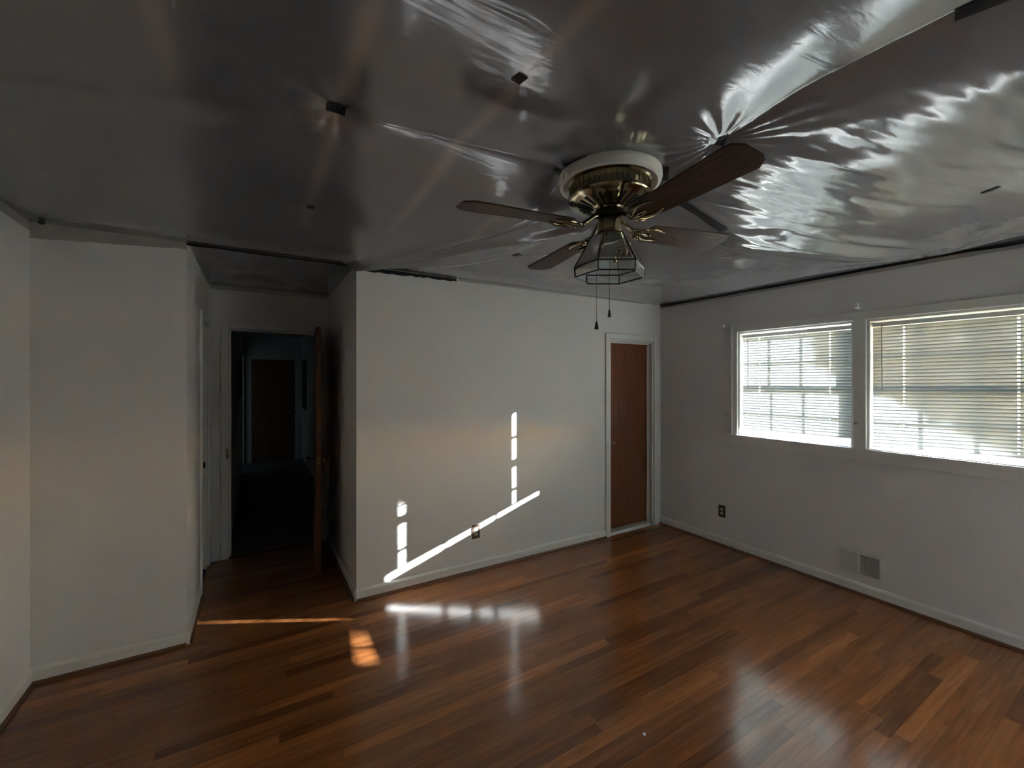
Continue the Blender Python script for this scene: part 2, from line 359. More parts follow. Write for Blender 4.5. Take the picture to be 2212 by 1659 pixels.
# glazed patio door with sheer curtain, added behind the viewpoint to light the room
pd = struct(empty('added_patio_door', (3.0, YB-.07, 0)), 'glazed patio door added behind the viewpoint to light the room', 'door')
MB().box(PD[0]+.001, YB-.12, .0, PD[0]+.05, YB-.05, PD[2]-.001).box(PD[1]-.05, YB-.12, .0, PD[1]-.001, YB-.05, PD[2]-.001).box(PD[0]+.05, YB-.12, PD[2]-.05, PD[1]-.05, YB-.05, PD[2]-.001).box(PD[0]+.05, YB-.12, .0, PD[1]-.05, YB-.05, .04).box(3.24, YB-.12, .04, 3.31, YB-.05, PD[2]-.05).build('door_frame', 'trim', pd)
for a, b in ((PD[0]+.05, 3.24), (3.31, PD[1]-.05)): MB().add([(a, YB-.085, .04), (b, YB-.085, .04), (b, YB-.085, PD[2]-.05), (a, YB-.085, PD[2]-.05)], [(0, 1, 2, 3)]).build('pane', 'glass', pd)
vs = []; n = 240
for i in range(n+1):
    x = PD[0]-.02+(PD[1]-PD[0]+.04)*i/n; yy = YB+.055+.022*math.sin(i*.55)+.008*math.sin(i*.21)
    vs += [(x, yy, .03), (x, yy, 2.16)]
cu = tag(empty('added_sheer_curtain', (3.0, YB+.05, 0)), 'white sheer curtain added over the unseen patio door to spread its daylight', 'curtain')
MB().add(vs, [(2*i, 2*i+2, 2*i+3, 2*i+1) for i in range(n)]).build('cloth', 'sheer', cu, True)
MB().tube([(PD[0]-.06, YB+.055, 2.165), (PD[1]+.06, YB+.055, 2.165)], .01, 10).build('rod', 'vinyl', cu, True)
def casing(parent, axis, c, nrm, a0, a1, top, wdt=.06, th=.018, z0=0.001, skip=()):
    """side and head boards round an opening; wall plane at c, opening a0..a1"""
    c0, c1 = sorted((c, c+nrm*th)); e = .012
    c2 = sorted((c, c+nrm*(th*.6)))
    def bx(a, b, z, zz, k):
        cc = (c0, c1) if k else c2
        q = MB().box(a, cc[0], z, b, cc[1], zz) if axis == 'x' else MB().box(cc[0], a, z, cc[1], b, zz)
        return q
    def board(p, q, z, zz):
        q_ = bx(p, q, z, zz, True).build('casing', 'trim', parent, bevel=.004); return q_
    if 'a' not in skip: board(a0-wdt, a0-.002, z0, top+wdt)
    if 'b' not in skip: board(a1+.002, a1+wdt, z0, top+wdt)
    board(a0-.002, a1+.002, top, top+wdt)
def knob(parent, p, d, mtl='brass', r=.027):
    """door knob at p pointing along unit vector d"""
    q = Vector((0, 0, 1)).rotation_difference(Vector(d)).to_matrix().to_4x4(); q.translation = Vector(p)
    b = MB().lathe([(.001, 0), (.031, 0), (.031, .004), (.024, .008), (.012, .011), (.011, .035), (.016, .040), (r, .052), (r, .064), (.018, .074), (.001, .076)], 24)
    return b.xf(q).build('knob', mtl, parent, smooth=True)

d1 = struct(empty('door_1', (3.425, YF, 0)), 'closed flat brown door in the white far wall', 'door')
casing(d1, 'x', YF, -1, D1[0], D1[1], D1[2])
jm = MB(); jm.box(D1[0]+.0005, YF+.001, 0, D1[0]+.018, YF+.139, D1[2]); jm.box(D1[1]-.018, YF+.001, 0, D1[1]-.0005, YF+.139, D1[2]); jm.box(D1[0]+.018, YF+.001, D1[2]-.018, D1[1]-.018, YF+.139, D1[2]-.0005)
jm.build('jamb', 'trim', d1)
MB().box(D1[0]+.018, YF+.052, 0.02, D1[0]+.030, YF+.068, D1[2]-.03).box(D1[1]-.030, YF+.052, 0.02, D1[1]-.018, YF+.068, D1[2]-.03).box(D1[0]+.018, YF+.052, D1[2]-.03, D1[1]-.018, YF+.068, D1[2]-.018).build('door_stop', 'trim', d1)
sl = MB().box(D1[0]+.021, YF+.07, .042, D1[1]-.021, YF+.105, D1[2]-.021).build('slab', 'door', d1, bevel=.002)
MB().box(D1[0]+.019, YF+.02, -.0185, D1[1]-.019, YF+.138, .022).build('threshold', 'marble', d1, bevel=.004)
kb = knob(sl, (3.165, YF+.07, .95), (0, -1, 0), 'bright_brass', .024); 

d2 = struct(empty('door_2', (.53, NY, 0)), 'brown door standing open edge-on in the entry recess', 'door')
casing(d2, 'x', NY, -1, D2[0], D2[1], D2[2])
jm = MB(); jm.box(D2[0]+.0005, NY+.001, .013, D2[0]+.016, NY+.099, D2[2]); jm.box(D2[1]-.016, NY+.001, .013, D2[1]-.0005, NY+.099, D2[2]); jm.box(D2[0]+.016, NY+.001, D2[2]-.016, D2[1]-.016, NY+.099, D2[2]-.0005)
jm.build('jamb', 'trim', d2)
MB().box(D2[0]-.0225, NY-.0215, .90, D2[0]-.0035, NY-.0175, .99).build('strike_plate', 'brass', d2)
hinge = Vector((.500, NY-.022, 0)); free = Vector((.4335, 3.785, 0)); dr = (free-hinge); ln = dr.length; dr.normalize(); nn = Vector((-dr.y, dr.x, 0))
mt = Matrix(((dr.x, nn.x, 0, hinge.x), (dr.y, nn.y, 0, hinge.y), (0, 0, 1, 0), (0, 0, 0, 1)))
sl = MB().box(0.0, -.021, .012, ln, .021, 2.035).xf(mt).build('slab', 'door', d2, bevel=.0015)
for sgn in (1, -1):
    p = mt @ Vector((ln-.065, .021*sgn, .945)); knob(sl, p, nn*sgn, 'brass')
MB().box(ln-.001, -.012, .915, ln+.0015, .012, .975).xf(mt).build('latch_plate', 'brass', sl)
for hz in (.25, 1.0, 1.75): MB().lathe([(.001, hz), (.006, hz), (.006, hz+.09), (.001, hz+.09)], 12, (.512, NY-.028)).build('hinge', 'brass', d2)

d3 = struct(empty('door_3', (NX0, 4.2, 0)), 'dark doorway with pale casing on the left side of the recess', 'door')
casing(d3, 'y', NX0, 1, D3[0], D3[1], D3[2])
MB().box(NX0-.10, D3[0]+.0005, 0, NX0-.001, D3[0]+.018, D3[2]).box(NX0-.10, D3[1]-.018, 0, NX0-.001, D3[1]-.0005, D3[2]).box(NX0-.10, D3[0]+.018, D3[2]-.018, NX0-.001, D3[1]-.018, D3[2]-.0005).build('jamb', 'trim', d3)
sl = MB().box(NX0-.085, D3[0]+.02, .012, NX0-.05, D3[1]-.02, D3[2]-.02).build('slab', 'door_far', d3, bevel=.002)
knob(sl, (NX0-.05, D3[0]+.08, .95), (1, 0, 0), 'brass')

d4 = struct(empty('door_4', (.29, HY, 0)), 'dark brown closed door at the end of the hallway', 'door')
MB().box(-.08, HY-.030, .012, .66, HY-.004, 2.0).build('slab', 'door_far', d4, bevel=.002)
for a, b, z, zz in ((-.15, -.082, .004, 2.07), (.662, .73, .004, 2.07), (-.082, .662, 2.003, 2.07)):
    MB().box(a, HY-.02, z, b, HY-.0005, zz).build('casing', 'trim', d4)
knob(d4, (.60, HY-.03, .95), (0, -1, 0), 'brass')
d5 = struct(empty('door_5', (HX1, 6.6, 0)), 'pale doorway casing on the right hallway wall', 'door')
casing(d5, 'y', HX1, -1, 6.0, 6.75, 2.03, z0=.005); MB().box(HX1-.008, 6.0, .012, HX1-.0005, 6.75, 2.03).build('slab', 'door_far', d5)
d6 = struct(empty('door_6', (HX0, 9.0, 0)), 'open doorway casing near the end of the left hallway wall', 'door')
casing(d6, 'y', HX0, 1, 8.55, 9.45, 2.03, z0=.005)

def picture(label, x, nrm, y0, y1, z0, z1):
    o = empty('picture', (x, (y0+y1)/2, z0)); tag(o, label, 'picture')
    a, b = sorted((x+nrm*.002, x+nrm*.024)); f = .03
    MB().box(a, y0, z0, b, y0+f, z1).box(a, y1-f, z0, b, y1, z1).box(a, y0+f, z0, b, y1-f, z0+f).box(a, y0+f, z1-f, b, y1-f, z1).build('frame', 'frame', o)
    a, b = sorted((x+nrm*.003, x+nrm*.012)); MB().box(a, y0+f, z0+f, b, y1-f, z1-f).build('print', 'picture', o)
picture('dark framed picture on the left hallway wall', HX0, 1, 6.75, 7.6, 1.34, 1.84)
picture('tall dark framed picture on the right hallway wall by the blue light', HX1, -1, 8.75, 9.35, 1.05, 1.98)

# ------------------------------------------------------------------ windows
XS = XR + .10                                     # sash plane
def window(name, label, y0, y1):
    o = struct(empty(name, (XR, (y0+y1)/2, WZ0)), label, 'window')
    f = MB(); e = .0006
    f.box(XR+.076, y0+e, WZS+e, XR+.179, y0+.018, WZ0); f.box(XR+.076, y1-.018, WZS+e, XR+.179, y1-e, WZ0); f.box(XR+.001, y0+e, WZ0+.005, XR+.179, y0+.018, WZ1-e); f.box(XR+.001, y1-.018, WZ0+.005, XR+.179, y1-e, WZ1-e)
    f.box(XR+.001, y0+.018, WZ1-.018, XR+.179, y1-.018, WZ1-e); f.box(XR+.076, y0+.018, WZS+e, XR+.179, y1-.018, WZS+.018)
    f.build('jamb', 'trim', o)
    a, b = y0+.019, y1-.019; zm = 1.545
    for k, (z0, z1, x0) in enumerate(((zm-.02, WZ1-.019, XS+.034), (WZS+.019, zm+.02, XS))):
        st, rl, br = .045, .04, (.04 if k == 0 else .045); x1 = x0+.032
        s = MB(); s.box(x0, a, z0, x1, a+st, z1); s.box(x0, b-st, z0, x1, b, z1); s.box(x0, a+st, z1-rl, x1, b-st, z1); s.box(x0, a+st, z0, x1, b-st, z0+br)
        so_ = s.build('sash', 'trim', o)
        ga, gb, g0, g1 = a+st, b-st, z0+br, z1-rl; mw = .013; nc, nr = 3, 2
        cw, ch = (gb-ga)/nc, (g1-g0)/nr
        for i in range(1, nc): MB().box(x0+.004, ga+i*cw-mw/2, g0, x1-.004, ga+i*cw+mw/2, g1).build('muntin', 'trim', so_)
        for j in range(1, nr):
            for i in range(nc): MB().box(x0+.004, ga+i*cw+(mw/2 if i else 0), g0+j*ch-mw/2, x1-.004, ga+(i+1)*cw-(mw/2 if i < nc-1 else 0), g0+j*ch+mw/2).build('muntin', 'trim', so_)
        for i in range(nc):
            for j in range(nr):
                xx = (x0+x1)/2
                MB().add([(xx, ga+i*cw, g0+j*ch), (xx, ga+(i+1)*cw, g0+j*ch), (xx, ga+(i+1)*cw, g0+(j+1)*ch), (xx, ga+i*cw, g0+(j+1)*ch)], [(0, 1, 2, 3)]).build('pane', 'glass', so_)
    return o
window('window_1', 'sunlit double-hung window nearer the brown door', *W1)
window('window_2', 'shaded double-hung window at the right edge', *W2)
cw = .055; x0 = XR-.018
struct(MB().box(x0, W1[1]-.003, WZ0, XR-.0005, W1[1]+cw, WZ1+.06).box(x0-.006, W1[1]+cw-.012, WZ0, XR-.0005, W1[1]+cw+.006, WZ1+.066).build('trim_1', 'trim', bevel=.003), 'white side casing beside the sunlit window', 'trim')
struct(MB().box(x0, W2[1]-.003, WZ0, XR-.0005, W1[0]+.003, WZ1).build('trim_2', 'trim', bevel=.004), 'white mullion casing between the two windows', 'trim')
struct(MB().box(x0, W2[0]-cw, WZ0, XR-.0005, W2[0]+.003, WZ1+.06).build('trim_3', 'trim', bevel=.004), 'white side casing past the shaded window', 'trim')
struct(MB().box(x0, W2[0]+.004, WZ1-.003, XR-.0005, W1[1]-.004, WZ1+.06).build('trim_4', 'trim', bevel=.004), 'white head casing over both windows', 'trim')
struct(MB().box(XR-.032, W2[0]-cw-.02, WZ0-.022, XR-.0005, W1[1]+cw+.02, WZ0-.001).box(XR-.0005, W2[0]+.001, WZS+.0005, XR+.075, W2[1]-.001, WZ0+.004).box(XR-.0005, W1[0]+.001, WZS+.0005, XR+.075, W1[1]-.001, WZ0+.004).build('trim_5', 'trim'), 'white window stool under both windows', 'trim')
struct(MB().box(XR-.016, W2[0]-cw, WZ0-.092, XR-.0005, W1[1]+cw, WZ0-.0225).build('trim_6', 'trim', bevel=.004), 'white apron board under the window stool', 'trim')

# blinds: every slat is a part, with slots where the cords run
def blind(label, y0, y1, cords, gap0, gap1, wand_y):
    """gap0 / gap1: opening left under the bottom rail at y0 / y1"""
    xb = XR + .040
    o = tag(empty('window_blind', (xb, (y0+y1)/2, WZ0)), label, 'blind')
    MB().box(xb-.016, y0, WZ1-.060, xb+.016, y1, WZ1-.030).build('head_rail', 'vinyl', o, bevel=.003)
    n = 36; zt = WZ1-.078
    bot = lambda yy, g=None: WZ0+.004 + gap0 + (gap1-gap0)*(yy-y0)/(y1-y0)
    wd, tilt, hw = .030, R(75), .0055
    sec = []
    for i in range(7):
        s = i/6-.5; q = .0022*(1-4*s*s)
        # inner (room-side) edge up, crowned
        sec.append((-s*wd*math.cos(tilt) - q*math.sin(tilt), s*wd*math.sin(tilt) - q*math.cos(tilt)))
    ys = [y0]
    for c in sorted(cords): ys += [c-hw, c+hw]
    ys.append(y1)
    ys_full = sorted(ys)
    for k in range(n):
        def zc(yy):
            b = bot(yy)+.024; return zt - (zt-b)*k/(n-1)
        vs = [(xb+dx, yy, zc(yy)+dz) for yy in ys_full for dx, dz in sec]; fs = []; q = len(sec)
        for i in range(len(ys_full)-1):
            hole = any(abs((ys_full[i]+ys_full[i+1])/2-c) < hw*.5 for c in cords)
            for j in range(q-1):
                if hole and 2 <= j <= 3: continue
                fs.append((i*q+j, (i+1)*q+j, (i+1)*q+j+1, i*q+j+1))
        MB().add(vs, fs).build('slat', 'slat', o, smooth=True)
    q = .011
    vs = []
    for yy in (y0, y1):
        b = bot(yy); vs += [(xb-.013, yy, b), (xb+.013, yy, b), (xb+.013, yy, b+q), (xb-.013, yy, b+q)]
    MB().add(vs, [(0,1,2,3),(7,6,5,4),(0,4,5,1),(1,5,6,2),(2,6,7,3),(3,7,4,0)]).build('bottom_rail', 'vinyl', o, bevel=.002)
    for c in cords:
        MB().tube([(xb-.015, c, zt+.02), (xb-.015, c, bot(c))], .0008, 5).tube([(xb+.015, c, zt+.02), (xb+.015, c, bot(c))], .0008, 5).build('ladder_cord', 'cord', o)
    wn = MB().tube([(xb-.020, wand_y, WZ1-.05), (xb-.022, wand_y, WZ1-.10), (xb-.024, wand_y-.004, WZ1-.52)], .0035, 6).build('tilt_wand', 'wand', o)
    return o
blind('white mini blind glowing in the sunlit window by the door', W1[0]+.026, W1[1]-.026, (1.597, 2.148), .058, .050, 2.245)
blind('white mini blind mostly shaded in the window at the right edge', W2[0]+.026, W2[1]-.026, (0.62, 1.145), .046, .010, 1.265)

# curtain rod brackets and tie-back hooks
def bracket(label, y, z, flip):
    o = tag(empty('curtain_bracket', (XR, y, z)), label, 'bracket')
    MB().box(XR-.003, y-.012, z-.03, XR-.0005, y+.012, z+.03).build('plate', 'vinyl', o)
    MB().prism([(XR-.003, z-.018), (XR-.055, z-.010), (XR-.060, z+.018), (XR-.052, z+.018), (XR-.048, z+.002), (XR-.003, z-.006)], 'y', y-.010, y+.010).build('arm', 'vinyl', o)
    MB().box(XR-.062, y-.013+flip*.012, z-.012, XR-.030, y-.010+flip*.012, z+.02).build('tongue', 'vinyl', o)
bracket('small white curtain rod bracket left of the sunlit window', 2.446, 2.105, 1)
bracket('small curtain rod bracket above the mullion between the windows', 1.394, 2.150, 0)
def hook(label, y, z, x):
    o = tag(MB().tube([(x-.0005, y, z), (x-.018, y, z), (x-.024, y, z-.006), (x-.024, y+.012, z-.006), (x-.020, y+.016, z+.006)], .0025, 6).build('tieback_hook', 'came', smooth=True), label, 'hook')
hook('tiny wire hook on the wall left of the sunlit window', 2.43, 1.27, XR)
hook('tiny wire hook on the mullion between the windows', 1.392, 1.28, XR-.018)

# ------------------------------------------------------------------ outlets and register
def outlet(label, p, axis):
    o = tag(empty('outlet', p), label, 'outlet')
    # local: u along the wall, d out of the wall
    if axis == 'y': mt = Matrix(((0, -1, 0, p[0]), (1, 0, 0, p[1]), (0, 0, 1, p[2]), (0, 0, 0, 1)))
    else: mt = Matrix(((1, 0, 0, p[0]), (0, -1, 0, p[1]), (0, 0, 1, p[2]), (0, 0, 0, 1)))
    MB().box(-.035, .0006, -.057, .035, .006, .057).xf(mt).build('cover_plate', 'plate', o, bevel=.002)
    for s in (-1, 1):
        poly = []
        for i in range(20):
            a = 2*math.pi*i/20; poly.append((.017*math.cos(a), max(-.013, min(.013, .017*math.sin(a)))+s*.0195))
        so_ = MB().prism([(u, v) for u, v in poly], 'y', .0062, .0085).xf(mt).build('socket', 'ivory', o)
        MB().box(-.0075, .0083, s*.0195-.001, -.0055, .0088, s*.0195+.008).box(.0055, .0083, s*.0195, .0075, .0088, s*.0195+.007).box(-.002, .0083, s*.0195-.009, .002, .0088, s*.0195-.005).xf(mt).build('slot', 'dark', so_)
    MB().lathe([(.001, -.0005), (.003, 0), (.001, .0012)], 10).xf(mt @ Matrix(((1,0,0,0),(0,0,1,.0062),(0,-1,0,0),(0,0,0,1)))).build('screw', 'brass', o)
outlet('brown outlet plate on the far wall crossed by the sun streak', (1.58, YF, .328), 'x')
outlet('brown outlet plate on the window wall near the brown door', (XR, 2.486, .33), 'y')

o = tag(empty('floor_register', (XR, 1.3925, .155)), 'white louvered wall register low under the windows', 'vent')
y0, y1, z0, z1 = 1.268, 1.517, .153, .299; ym = (y0+y1)/2; b = .02
MB().box(XR-.007, y0-b, z0-b, XR-.0005, y0, z1+b).box(XR-.007, y1, z0-b, XR-.0005, y1+b, z1+b).box(XR-.007, y0, z1, XR-.0005, y1, z1+b).box(XR-.007, y0, z0-b, XR-.0005, y1, z0).box(XR-.007, ym-.007, z0, XR-.0005, ym+.007, z1).build('frame', 'vent', o)
MB().box(XR-.0012, y0, z0, XR-.0006, y1, z1).build('duct', 'duct', o)
n = 13
for half, (a, c) in enumerate(((y0, ym-.007), (ym+.007, y1))):
    for i in range(n):
        yy = a + (i+.5)*(c-a)/n; t = .0042 * (-1 if half else 1)
        MB().prism([(XR-.0065, yy-.0006-t), (XR-.0065, yy+.0006-t), (XR-.0013, yy+.0006+t), (XR-.0013, yy-.0006+t)], 'z', z0, z1).build('louver', 'vent', o)
MB().tube([(XR-.007, y0-.010, .225), (XR-.018, y0-.010, .225), (XR-.024, y0-.010, .215)], .003, 6).build('damper_lever', 'vent', o)

# ------------------------------------------------------------------ plastic sheet over the ceiling
FZ = 2.432
FC = (1.2303, 1.2788)                           # fan centre
def seg_dist(X, Y, a, b):
    ax, ay = a; bx, by = b; dx, dy = bx-ax, by-ay
    t = np.clip(((X-ax)*dx+(Y-ay)*dy)/(dx*dx+dy*dy), 0, 1)
    return np.hypot(X-ax-t*dx, Y-ay-t*dy)
def film_height(X, Y):
    # distance to where the sheet is fixed to the ceiling
    d = np.minimum(np.minimum(X-XL, XR-X), np.minimum(YF-Y, Y-YB))
    d = np.maximum(d, 0)
    pts = [(.211, 1.397), (.221, 2.228), (1.457, 2.372)]
    segs = [((1.374, .90), (1.33, .62)), ((1.33, .62), (1.38, -.2)), ((.211, 1.397), (1.0, 1.32)), ((1.30, 1.27), (1.85, 1.31))]
    D = d.copy()
    for a, b in segs: D = np.minimum(D, seg_dist(X, Y, a, b))
    for p in pts: D = np.minimum(D, np.hypot(X-p[0], Y-p[1])+.02)
    D = np.minimum(D, np.maximum(np.hypot(X-FC[0], Y-FC[1])-.17, 0))
    sag = .050*(1-np.exp(-D/.26))
    # the sheet hangs smoothly between its fixings
    k = np.exp(-(np.arange(-24, 25)/10.0)**2); k /= k.sum()
    P = np.pad(sag, 24, mode='edge')
    P = np.apply_along_axis(lambda r: np.convolve(r, k, 'valid'), 0, P)
    P = np.apply_along_axis(lambda r: np.convolve(r, k, 'valid'), 1, P)
    wgt = np.exp(-D/.07); sag = sag*wgt + P*(1-wgt)
    # long hanging fold running from the fan to the window wall
    pl = [(1.75, 1.28), (2.18, 1.30), (2.74, 1.22), (3.29, 1.08), (3.79, .89)]
    xs = [p[0] for p in pl]; ys = [p[1] for p in pl]
    yy = np.interp(X, xs, ys); e = Y-yy
    amp = np.interp(X, [1.6, 1.9, 2.6, 3.3, 3.85], [0, .6, 1, .7, 0])
    sag += .060*amp*np.where(e > 0, np.exp(-(e/.20)**2), np.exp(-(e/.085)**2))
    yy2 = yy-.15; e2 = Y-yy2
    sag += .020*np.interp(X, [2.5, 3.0, 3.4, 3.85], [0, 1, .8, 0])*np.exp(-(e2/.035)**2)
    # shallow folds from the recess corner to the fan
    for (a, b, am, wd) in (((.62, 3.18), (1.45, 1.72), .030, .045), ((.60, 3.18), (1.20, 1.62), .018, .06), ((.75, 3.15), (1.75, 2.0), .008, .05),
                           ((.215, 2.6), (.21, -.8), -.0012, .06), ((.60, -.8), (.585, 2.6), -.0012, .06), ((1.457, 2.372), (1.40, 1.6), -.006, .03), ((.211, 1.40), (-.6, 1.70), -.012, .06)):
        sd_ = seg_dist(X, Y, a, b); sag += am*np.exp(-(sd_/wd)**2)
    # radiating wrinkles at tapes
    for p, n, am, rr in (((1.374, .89), 20, .0025, .22), ((.211, 1.397), 9, .0012, .25), ((.593, .949), 7, .0003, .2), ((3.80, 1.0), 13, .0065, .5), ((2.45, 1.66), 14, .0012, .25)):
        r = np.hypot(X-p[0], Y-p[1]); th = np.arctan2(Y-p[1], X-p[0])
        sag += am*np.sin(n*th+1.3*np.sin(3*th+p[0]*7)+3*r)*np.exp(-r/rr)*np.clip(r/.06, 0, 1)
    return sag
def value_noise(X, Y, fx, fy, seed, ang=0.0):
    c, s = math.cos(ang), math.sin(ang); U = (X*c+Y*s)*fx; V = (-X*s+Y*c)*fy
    rng = np.random.RandomState(seed); G = rng.rand(256, 256)
    i = np.floor(U).astype(int); j = np.floor(V).astype(int); a = U-i; b = V-j
    a = a*a*(3-2*a); b = b*b*(3-2*b)
    g = lambda p, q: G[p % 256, q % 256]
    return (g(i, j)*(1-a)+g(i+1, j)*a)*(1-b)+(g(i, j+1)*(1-a)+g(i+1, j+1)*a)*b-.5
sheet = tag(empty('plastic_sheet', (1.4, 1.0, 2.45)), 'wrinkled grey plastic sheet taped across the whole ceiling', 'plastic sheet')
nx, ny = 620, 570
X, Y = np.meshgrid(np.linspace(XL+.002, XR-.002, nx), np.linspace(YB+.002, YF-.002, ny), indexing='ij')
sag = film_height(X, Y)
edge = np.clip(np.minimum(np.minimum(X-XL, XR-X), np.minimum(YF-Y, Y-YB))/.2, 0, 1)
fan_d = np.clip((np.hypot(X-FC[0], Y-FC[1])-.17)/.15, 0, 1)
right = np.clip((X-1.25)/.5, 0, 1)*np.clip((1.75-Y)/.4, 0, 1)
hf = right*np.clip((2.85-X)/.6, .12, 1)
sag += edge*fan_d*((.0045+.006*right)*value_noise(X, Y, 1.8, 2.2, 1) + .0015*value_noise(X, Y, 5, 6, 2)
       + hf*(.010*value_noise(X, Y, 2.2, 9, 3, R(-16)) + .0085*value_noise(X, Y, 4, 22, 4, R(-14))+.0026*value_noise(X, Y, 8, 48, 14, R(-10))) + .0015*value_noise(X, Y, 3, 10, 5, R(50)))
Z = np.minimum(FZ - sag, 2.452)
v = np.stack([X, Y, Z], -1).reshape(-1, 3)
idx = np.arange(nx*ny).reshape(nx, ny)
f = np.stack([idx[:-1, :-1], idx[:-1, 1:], idx[1:, 1:], idx[1:, :-1]], -1).reshape(-1, 4)
me = bpy.data.meshes.new('film'); me.from_pydata(v.tolist(), [], f.tolist()); me.materials.append(M['film'])
me.polygons.foreach_set('use_smooth', [True]*len(me.polygons)); me.update()
# pale wood joists showing through where the translucent sheet lies against them
jv = np.zeros_like(X)
for jx, y_a, y_b, am in ((-.19, .3, 1.8, 0.35), (.21, -.4, 2.6, 0.50), (.605, -.4, 2.5, 0.42), (1.0, 1.45, 2.6, 0.17), (1.42, 1.6, 2.9, 0.23)):
    jv = np.maximum(jv, am*np.exp(-np.abs((X-jx)/.026)**2.5)*np.clip((y_b-Y)/.7, 0, 1)*np.clip((Y-y_a)/.3, 0, 1))
at = me.attributes.new('joist', 'FLOAT', 'POINT'); at.data.foreach_set('value', jv.ravel().astype(np.float32))
fo = bpy.data.objects.new('film', me); COL.objects.link(fo); fo.parent = sheet; fo.matrix_parent_inverse = Matrix.Translation(sheet.location).inverted()
def zfilm(x, y):
    i = min(max(int(round((x-XL-.002)/(XR-XL-.004)*(nx-1))), 0), nx-1); j = min(max(int(round((y-YB-.002)/(YF-YB-.004)*(ny-1))), 0), ny-1)
    return float(Z[i, j])
# edge flaps of the film on the walls
def flap(p0, p1, nrm, h0, h1, mtl='flap', seed=1):
    random.seed(seed); b = MB(); n = 40; vs = []
    for i in range(n+1):
        t = i/n; x = p0[0]+(p1[0]-p0[0])*t; y = p0[1]+(p1[1]-p0[1])*t; h = (h0+(h1-h0)*t)*random.uniform(.96, 1.04)
        o1, o2 = random.uniform(.003, .006), random.uniform(.003, .009)
        vs += [(x+nrm[0]*o1, y+nrm[1]*o1, FZ+.004), (x+nrm[0]*o2, y+nrm[1]*o2, FZ-h)]
    b.add(vs, [(2*i, 2*i+2, 2*i+3, 2*i+1) for i in range(n)]); return b.build('edge_flap', mtl, sheet, smooth=True)
flap((XL, YF), (NX0, YF), (0, -1), .088, .042, seed=2)
flap((XR, YB), (XR, YF), (-1, 0), .060, .040, seed=3, mtl='flap')
flap((1.42, YF), (3.6, YF), (0, -1), .022, .008, seed=4)
flap((XL, YB), (XL, YF), (1, 0), .03, .05, seed=5)
# torn film round the fan
random.seed(8); tb = MB()
for k in range(5):
    a = R(random.uniform(160, 185)); r = random.uniform(.215, .24); c = Vector((FC[0]+r*math.cos(a), FC[1]+r*math.sin(a), random.uniform(2.345, 2.395)))
    pts = [c + Vector((random.uniform(-.022, .022), random.uniform(-.022, .022), random.uniform(-.03, .035))) for _ in range(4)]
    tb.add(pts, [(0, 1, 2), (1, 3, 2)])
tb.build('torn_edge', 'tatter', sheet)
# recess: its own darker piece
s2 = tag(empty('plastic_sheet', (.13, 3.9, 2.44)), 'dark plastic sheet on the recess ceiling above the doorway', 'plastic sheet')
gx, gy = 30, 40; vs = []
for i in range(gx+1):
    for j in range(gy+1):
        x = NX0+.002+(NX1-NX0-.004)*i/gx; yv = YF+.03+(NY-YF-.034)*j/gy
        ed = min(x-NX0, NX1-x, NY-yv, yv-YF)
        vs.append((x, yv, 2.438-.012*min(1, ed/.2)+.006*noise.noise((x*4, yv*4, 0))*min(1, ed/.1)))
me_ = MB().add(vs, [(i*(gy+1)+j, i*(gy+1)+j+1, (i+1)*(gy+1)+j+1, (i+1)*(gy+1)+j) for i in range(gx) for j in range(gy)])
me_.build('film', 'film', s2, smooth=True)
vs = []
for i in range(31):
    x = NX0+.01+(NX1-NX0-.02)*i/30; vs += [(x, NY-.006, 2.44), (x, NY-.004-.006*random.random(), 2.41-.012*random.random())]
MB().add(vs, [(2*i, 2*i+2, 2*i+3, 2*i+1) for i in range(30)]).build('edge_flap', 'flap', s2, smooth=True)

# tapes
def tape(label, x, y, sx, sy, ang=0, dz=0.003, group=None):
    n = 4; vs = []; c, s = math.cos(R(ang)), math.sin(R(ang))
    for i in range(n+1):
        for j in range(n+1):
            u = (i/n-.5)*sx; v_ = (j/n-.5)*sy; xx = x+u*c-v_*s; yy = y+u*s+v_*c
            vs.append((xx, yy, zfilm(xx, yy)-dz))
    k = (n+1)**2; top = [(p[0], p[1], p[2]+.0012) for p in vs]
    fs = [(i*(n+1)+j, i*(n+1)+j+1, (i+1)*(n+1)+j+1, (i+1)*(n+1)+j) for i in range(n) for j in range(n)]
    ring = [i*(n+1) for i in range(n+1)] + [n*(n+1)+j for j in range(1, n+1)] + [i*(n+1)+n for i in range(n-1, -1, -1)] + [j for j in range(n-1, 0, -1)]
    sides = [(ring[i], ring[(i+1) % len(ring)], ring[(i+1) % len(ring)]+k, ring[i]+k) for i in range(len(ring))]
    o = MB().add(vs+top, fs+[tuple(q+k for q in g[::-1]) for g in fs]+sides).build('tape_patch', 'tape'); tag(o, label, 'tape', group); return o
tape('largest dark square tape patch left of the fan', .211, 1.397, .055, .052, 0)
tape('dark square tape patch nearest the top middle', .593, .949, .030, .034, 8)
tape('tiny dark tape patch above the dark entry recess', .221, 2.228, .030, .034, 0)
tape('small dark tape patch on the ceiling beside the torn film at the fan', 1.013, 1.343, .028, .022, 0)
tape('small dark tape patch between the fan and far wall', 1.457, 2.372, .045, .05, 20)
tape('crumpled dark tape strip at the top right corner', 1.372, .262, .032, .10, 14)
tape('small dark tape at the bright crease above the fan blade', 1.374, .885, .030, .05, -40)
tape('dark tape piece under the right rim of the fan ring', 1.385, 1.145, .11, .05, 40)
tape('dark tape piece at the left rim of the fan ring', 1.045, 1.255, .05, .10, 20)
tape('long dark tape strip behind the right fan blade', 1.83, 1.285, .42, .045, 4, dz=.004)
tape('thin dark tape sliver high on the right of the sheet', 2.588, .486, .06, .016, 60)
